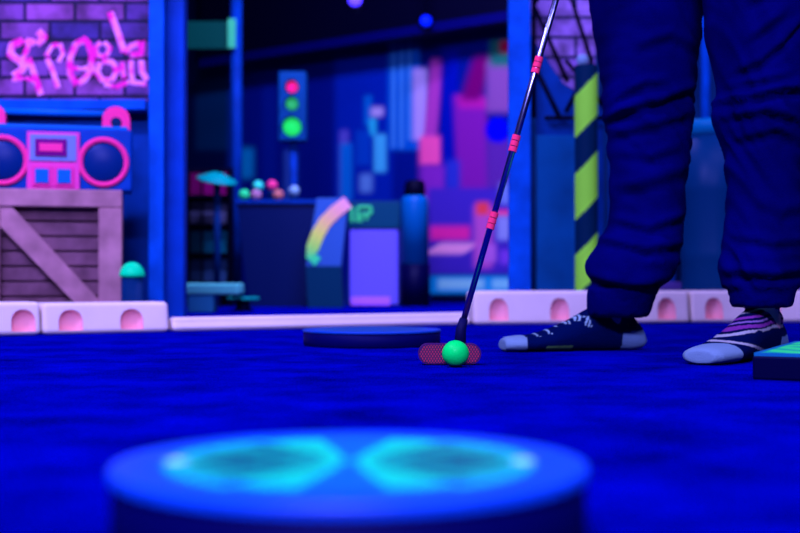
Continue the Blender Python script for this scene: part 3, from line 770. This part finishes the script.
# light box low at left centre
Dw = 5.1
t = thing('step_block', 'low pale blue block with overhanging slab, right of the blue post', 'block', (X(187, Dw), Dw, 0))
zb = Zz(283, Dw)
obj('support', B((X(201, Dw) - X(187, Dw), .05, (zb - .05) / 2), (.11, .12, zb - .05), .006), mat('pale_blue_plastic', want(.02, .18, .85), .5), t)
obj('slab', B((X(213, Dw) - X(187, Dw), .05, zb - .025), (.23, .16, .046), .008), mat('pale_cyan_plastic', want(.08, .42, .92), .5), t)
t = thing('floor_puck', 'thin teal disc on a dark foot beside the pale blue block', 'disc', (X(243, 5.3), 5.3, 0))
obj('foot', lathe(bmesh.new(), [(0, 0), (.05, 0), (.03, .02), (.03, .05), (0, .05)], n=32), M_dark, t, True)
obj('plate', lathe(bmesh.new(), [(0, .05), (.07, .05), (.073, .056), (.07, .062), (0, .062)], n=32), mat('teal_disc', want(0, .22, .45), .5), t, True)

# traffic light
Dt = 6.55
t = thing('traffic_light', 'blue traffic light with red and two green lenses on a slim pole', 'traffic light', (X(292, Dt), Dt, 0))
hw = 28 * Dt / FPX; hh = 70 * Dt / FPX; zc = Zz(106, Dt)
obj('pole', tube(bmesh.new(), [(0, .08, 0), (0, .08, zc)], .022, 16), M_blue2, t, True)
hs = obj('housing', B((0, .05, zc), (hw, .10, hh), .012, seg=3), mat('traffic_housing', want(.0, .03, .30), .5), t)
for py, r, m_, lb in ((87, 6.0, M_lens_r, 'pinkish red lens'), (104, 6.6, M_lens_y, 'pale green lens'), (127, 9.5, M_lens_g, 'bright green lens')):
    r = r * Dt / FPX * 1.0; z = Zz(py, Dt)
    obj('lens', lathe(bmesh.new(), [(0, -.004), (r, -.004), (r * .9, .010), (r * .6, .018), (0, .022)], (0, 0, z), 32, 'y'), m_, t, True, label=lb)
    bm = bmesh.new(); rs = []
    for rr, yy in ((r * 1.02, 0), (r * 1.02, -.05), (r * 1.12, -.05), (r * 1.12, 0)):
        rs.append([Vector((rr * math.cos(a * PI / 14), yy, z + rr * math.sin(a * PI / 14))) for a in range(15)])
    for q in range(4):
        for k in range(14):
            va = [bm.verts.new(p) for p in (rs[q][k], rs[q][k + 1], rs[(q + 1) % 4][k + 1], rs[(q + 1) % 4][k])]; bm.faces.new(va)
    bmesh.ops.remove_doubles(bm, verts=bm.verts[:], dist=1e-5)
    obj('visor', bm, M_navy, t)

# ball bin with golf balls
Dn_ = 6.16
zt2 = Zz(200, Dn_)
t = thing('ball_bin', 'tall dark tapered bin with coloured balls on its lid, below the traffic light', 'bin', (X(276, Dn_), Dn_, 0))
a0, a1 = X(249, Dn_) - X(276, Dn_), X(306, Dn_) - X(276, Dn_); b0, b1 = X(237, Dn_) - X(276, Dn_), X(316, Dn_) - X(276, Dn_)
bm = bmesh.new(); prism(bm, [(a0, .0), (a1, .0), (b1, zt2 - .02), (b0, zt2 - .02)], .0, .34); obj('body', bm, mat('dark_bin', want(.0, .004, .10), .45, .4), t)
obj('lid', B(((b0 + b1) / 2, .17, zt2 - .01), (b1 - b0 + .02, .37, .02), .004), M_blue2, t)
cols = [((244, 196), 'mint green', want(.02, .55, .35)), ((258, 182), 'cyan', want(.03, .75, .85)), ((272, 181), 'hot pink', want(.95, .03, .35)), ((254, 196), 'dusty violet', want(.28, .12, .5)), ((277, 193), 'dull orange', want(.36, .10, .22)), ((294, 187), 'pale blue', want(.14, .25, .85))]
rb = .0285
zl = zt2
spots = {'mint green': (244, 6.19, 0), 'cyan': (258, 6.31, 0), 'hot pink': (272, 6.31, 0), 'dusty violet': (256, 6.20, 0), 'dull orange': (278, 6.20, 0), 'pale blue': (294, 6.31, 0)}
tray = {'cyan': .055, 'hot pink': .058, 'pale blue': .03}
for (pp, nm, c) in cols:
    px2, Dd, _ = spots[nm]
    o = obj('golf_ball', ball(bmesh.new(), (0, 0, 0), rb), mat(nm.replace(' ', '_') + '_ball', c, .4), None, True)
    o.location = (X(px2, Dd), Dd, zl + rb + tray.get(nm, 0)); tag(o, nm + ' ball on top of the dark tapered bin', 'ball', 'balls on the dark bin')
    if nm in tray:
        q = obj('ball_cup', lathe(bmesh.new(), [(0, 0), (.026, 0), (.02, tray[nm] * .8), (.027, tray[nm] + .004), (.0, tray[nm])], n=20), M_navy, None, True)
        q.location = (X(px2, Dd), Dd, zl); tag(q, 'small dark cup holding the %s ball on the bin' % nm, 'cup', 'ball cups on the dark bin')

# sloped sign panel with rainbow arrow
Da = 6.0
s6 = Da / FPX
t = thing('arrow_sign', 'leaning blue panel with a rainbow swoosh, right of the dark bin', 'sign', (X(327, Da), Da, 0))
ox = X(327, Da)
q = lambda x, y: (X(x, Da) - ox, Zz(y, Da))
bm = bmesh.new(); prism(bm, [q(317, 198), q(348, 198), q(341, 266), q(306, 266)], 0, .06); pnl = obj('panel', bm, mat('panel_blue', want(.02, .07, .62), .5), t)
sw = [(348, 202), (336, 211), (325, 222), (318, 234), (313, 247), (311, 256), (318, 262)]
cc = [want(.75, .22, .75), want(.8, .25, .55), want(.75, .35, .35), want(.5, .5, .2), want(.25, .7, .2), want(.05, .7, .35), want(.02, .5, .5)]
bm = bmesh.new(); lay = bm.verts.layers.float_color.new('paint'); up = []; dn = []
for i, (x, y) in enumerate(sw):
    tx = sw[min(i + 1, 6)][0] - sw[max(i - 1, 0)][0]; ty = sw[min(i + 1, 6)][1] - sw[max(i - 1, 0)][1]; l_ = math.hypot(tx, ty); w_ = 6.5 if i < 5 else 5
    for lst, s in ((up, 1), (dn, -1)):
        qx, qz = q(x - ty / l_ * w_ * s * -1, y + tx / l_ * w_ * s * -1); v = bm.verts.new((qx, -.002, qz)); v[lay] = (*cc[i], 1); lst.append(v)
for i in range(6): bm.faces.new((up[i], up[i + 1], dn[i + 1], dn[i]))
e = bmesh.ops.extrude_face_region(bm, geom=bm.faces[:]); bmesh.ops.translate(bm, vec=(0, -.004, 0), verts=[z for z in e['geom'] if isinstance(z, bmesh.types.BMVert)])
obj('swoosh', bm, vcmat('rainbow_vinyl', .5), pnl, label='pink to green rainbow swoosh')
bm = bmesh.new(); prism(bm, [q(306, 266), q(341, 266), q(343, 302), (q(306, 302)[0], 0), (q(343, 302)[0], 0)][:2] + [(q(343, 266)[0], 0), (q(308, 266)[0], 0)], 0, .07)
obj('stand', bm, mat('stand_dark_teal', want(.0, .02, .13), .6), t)
# kiosk with lit lavender screen
Dk = 6.35
t = thing('kiosk', 'dark kiosk with a lit lavender screen and green digits above it', 'kiosk', (X(373, Dk), Dk, 0)); ox = X(373, Dk)
q = lambda x, y: (X(x, Dk) - ox, Zz(y, Dk))
bm = bmesh.new(); prism(bm, [(q(345, 0)[0], 0), (q(402, 0)[0], 0), q(400, 200), q(352, 200)], .004, .25); obj('cabinet', bm, mat('kiosk_navy', want(.0, .01, .20), .5), t)
x0, z0 = q(350, 304); x1, z1 = q(398, 230)
obj('screen', B(((x0 + x1) / 2, 0, (z0 + z1) / 2), (x1 - x0, .012, z1 - z0), .003), mat('lavender_screen', (.1, .08, .3), .4, emit=(.05, .035, .75), es=.7), t)
x0, z0 = q(351, 305); x1, z1 = q(390, 297)
obj('light_bar', B(((x0 + x1) / 2, -.012, (z0 + z1) / 2), (x1 - x0, .02, z1 - z0), .004), mat('violet_bar', (.3, .1, .5), .4, emit=(.28, .07, .8), es=.6), t)
x0, z0 = q(348, 228); x1, z1 = q(400, 202)
dpn = obj('display', B(((x0 + x1) / 2, -.002, (z0 + z1) / 2), (x1 - x0, .014, z1 - z0), .002), mat('display_dark', want(.0, .03, .16), .4), t)
bm = bmesh.new()
for seg in (((352, 222), (352, 207)), ((357, 222), (358, 207)), ((358, 207), (371, 207)), ((371, 207), (371, 214)), ((362, 214), (371, 214)), ((361, 214), (361, 222)), ((366, 214), (367, 220))):
    (xa, ya), (xb, yb) = seg; A1 = q(xa, ya); B1 = q(xb, yb)
    tube(bm, [(A1[0], -.010, A1[1]), (B1[0], -.010, B1[1])], .0085, 8)
obj('digits', bm, mat('green_led', (.02, .3, .1), .4, emit=(.04, .55, .12), es=.55), dpn, label='glowing green characters')
# bottle-shaped bin
Dm = 6.2
t = thing('dispenser', 'upright blue cylindrical dispenser with black cap and dark base, beside the kiosk', 'dispenser', (X(415, Dm), Dm + .08, 0))
sm = Dm / FPX
obj('base', lathe(bmesh.new(), [(0, 0), (15 * sm, 0), (15 * sm, Zz(264, Dm)), (0, Zz(264, Dm))], n=32), M_dark, t, True)
obj('tank', lathe(bmesh.new(), [(0, Zz(264, Dm)), (14 * sm, Zz(264, Dm)), (14 * sm, Zz(202, Dm)), (13 * sm, Zz(197, Dm)), (9 * sm, Zz(194, Dm)), (0, Zz(194, Dm))], n=32), mat('tank_blue', want(.0, .06, .50), .35, .5), t, True)
obj('cap', lathe(bmesh.new(), [(0, Zz(196, Dm)), (10 * sm, Zz(196, Dm)), (11 * sm, Zz(190, Dm)), (10 * sm, Zz(181, Dm)), (7 * sm, Zz(179, Dm)), (0, Zz(179, Dm))], n=32), M_black, t, True)

# hazard post
Dh = 4.12
t = thing('hazard_post', 'dark round post with slanted neon yellow stripes and a ball top', 'post', (X(586.5, Dh), Dh, 0))
rh = 11.5 * Dh / FPX; zt3 = Zz(66, Dh)
def haz(co):
    z = co.z; ang = math.atan2(co.y, co.x)     # front = -y
    s = co.x / rh                               # slant rises to the right
    py = 280 - (z - CAMH) * FPX / Dh + 12 * s
    for a, b_ in ((84, 126), (162, 208), (243, 284), (324, 365), (5, 47), (-74, -33)):
        if a < py < b_: return want(.20, .80, .09)
    return want(.0, .01, .10)
bm = bmesh.new(); lay = bm.verts.layers.float_color.new('paint'); prev = None; n = 40; NZ = 260
for j in range(NZ + 1):
    cur = []
    for k in range(n):
        v = bm.verts.new((rh * math.cos(2 * PI * k / n), rh * math.sin(2 * PI * k / n), zt3 * j / NZ)); v[lay] = (*haz(v.co), 1); cur.append(v)
    if prev:
        for k in range(n): bm.faces.new((prev[k], prev[(k + 1) % n], cur[(k + 1) % n], cur[k]))
    else: bm.faces.new(cur[::-1])
    prev = cur
bm.faces.new(prev)
obj('post_tube', bm, vcmat('hazard_paint', .5), t, True, label='dark tube with neon yellow slanted stripes')
obj('ball_finial', ball(bmesh.new(), (-.012, 0, zt3 + .02), .021), mat('finial_blue', want(.12, .18, .8), .3, .5), t, True)
obj('foot_plate', lathe(bmesh.new(), [(0, 0), (rh * 1.8, 0), (rh * 1.8, .012), (0, .012)], n=32), M_dark, t)

# lattice of steel bars in front of the violet bricks
Dx = 4.38
t = thing('steel_lattice', 'dark crossed steel bars in front of the violet brick wall beside the hazard post', 'lattice', (X(567, Dx), Dx, 0)); ox = X(567, Dx)
q = lambda x, y: Vector((X(x, Dx) - ox, 0, Zz(y, Dx)))
bars = [((534, 5), (568, 82)), ((571, -4), (592, 62)), ((592, 62), (566, 112)), ((533, 62), (560, 118)), ((545, 118), (606, 118)), ((534, -20), (534, 118)), ((606, -20), (606, 118)), ((550, -20), (534, 5)), ((566, 60), (606, 108)), ((534, -20), (606, -20))]
for a, b_ in bars:
    obj('bar', tube(bmesh.new(), [q(*a), q(*b_)], .008, 10), M_black, t, True)
for x in (534, 606): obj('upright', tube(bmesh.new(), [Vector((q(x, 0).x, 0, 0)), q(x, 118)], .008, 10), M_navy, t, True)

# drum and pipe between the legs
Du = 4.1
t = thing('steel_drum', 'dark blue ribbed drum with a bright rim, seen between the two legs', 'drum', (X(712, Du), Du, 0))
sd_ = Du / FPX; R0 = 30 * sd_; zt4 = Zz(122, Du)
prof = [(0, 0), (R0, 0), (R0 * 1.03, .01), (R0, .02)]
for zz in (.22, .45): prof += [(R0, zz - .015), (R0 * 1.03, zz), (R0, zz + .015)]
obj('shell', lathe(bmesh.new(), prof + [(R0, zt4 - .05), (0, zt4 - .05)], n=48), mat('drum_navy', want(.0, .02, .22), .4, .5), t, True)
obj('rim', lathe(bmesh.new(), [(0, zt4 - .05), (R0 * 1.03, zt4 - .05), (R0 * 1.05, zt4 - .02), (R0 * 1.04, zt4), (0, zt4)], n=48), mat('drum_rim', want(.0, .09, .62), .35, .5), t, True)
t = thing('wall_pipe', 'bright blue vertical pipe rising behind the drum between the legs', 'pipe', (X(706, 4.32), 4.32, 0))
obj('pipe', tube(bmesh.new(), [(0, 0, 0), (0, 0, 2.8)], .017, 16), M_blue, t, True)
for z in (.5, 1.2, 2.0): obj('clamp', lathe(bmesh.new(), [(0, z), (.024, z), (.024, z + .03), (0, z + .03)], n=20), M_navy, t)

# ================================================================ ceiling lamps
def fixture(x, y, z, s, t_, label):
    t = thing('black_light_fixture', label, 'lamp', (x, y, z), 0, 'black light fixtures under the ceiling'); 
    obj('housing', B((0, 0, .035), (s, .14, .05), .006, Matrix.Rotation(t_, 3, 'X')), M_dark, t)
    obj('tube', tube(bmesh.new(), [(-s * .46, 0, -.008), (s * .46, 0, -.008)], .013, 12), M_tube, t, True)
    for sx in (-1, 1): obj('hanger', tube(bmesh.new(), [(sx * s * .35, 0, .06), (sx * s * .35, 0, 2.85 - z)], .005, 8), M_black, t)
WHERE = ('over the near foreground disc', 'over the right edge platform', 'behind the camera, added as front fill', 'in front of the crate and boombox', 'over the person', 'over the kiosk and dark bin', 'over the steel drum')
for (x, y, z, p, s, t_), wh in zip(LAMPS, WHERE): fixture(x, y, z, s, t_, 'black light tube fixture under the ceiling ' + wh)
for px, py, D, r, c, lb in ((355, 0, 6.0, .036, (.10, .05, 1), 'small violet spotlight at the top edge above the mural'), (426, 21, 6.9, .036, (.0, .01, .4), 'small blue spotlight on the dark soffit above the mural')):
    p = P(px, py, D)
    t = thing('spotlight', lb, 'spotlight', (p.x, p.y, p.z))
    obj('can', lathe(bmesh.new(), [(0, -.09), (r * 1.15, -.09), (r * 1.2, -.01), (r * 1.05, 0), (0, 0)], (0, 0, 0), 24, 'y'), M_black, t, True)
    obj('bulb', lathe(bmesh.new(), [(0, -.002), (r, -.002), (r * .8, .008), (0, .012)], (0, 0, 0), 24, 'y'), mat('spot_bulb', c, .4, emit=c, es=.8), t, True)
    obj('stem', tube(bmesh.new(), [(0, .05, 0), (0, .05, 2.85 - p.z)], .008, 10), M_black, t, True)
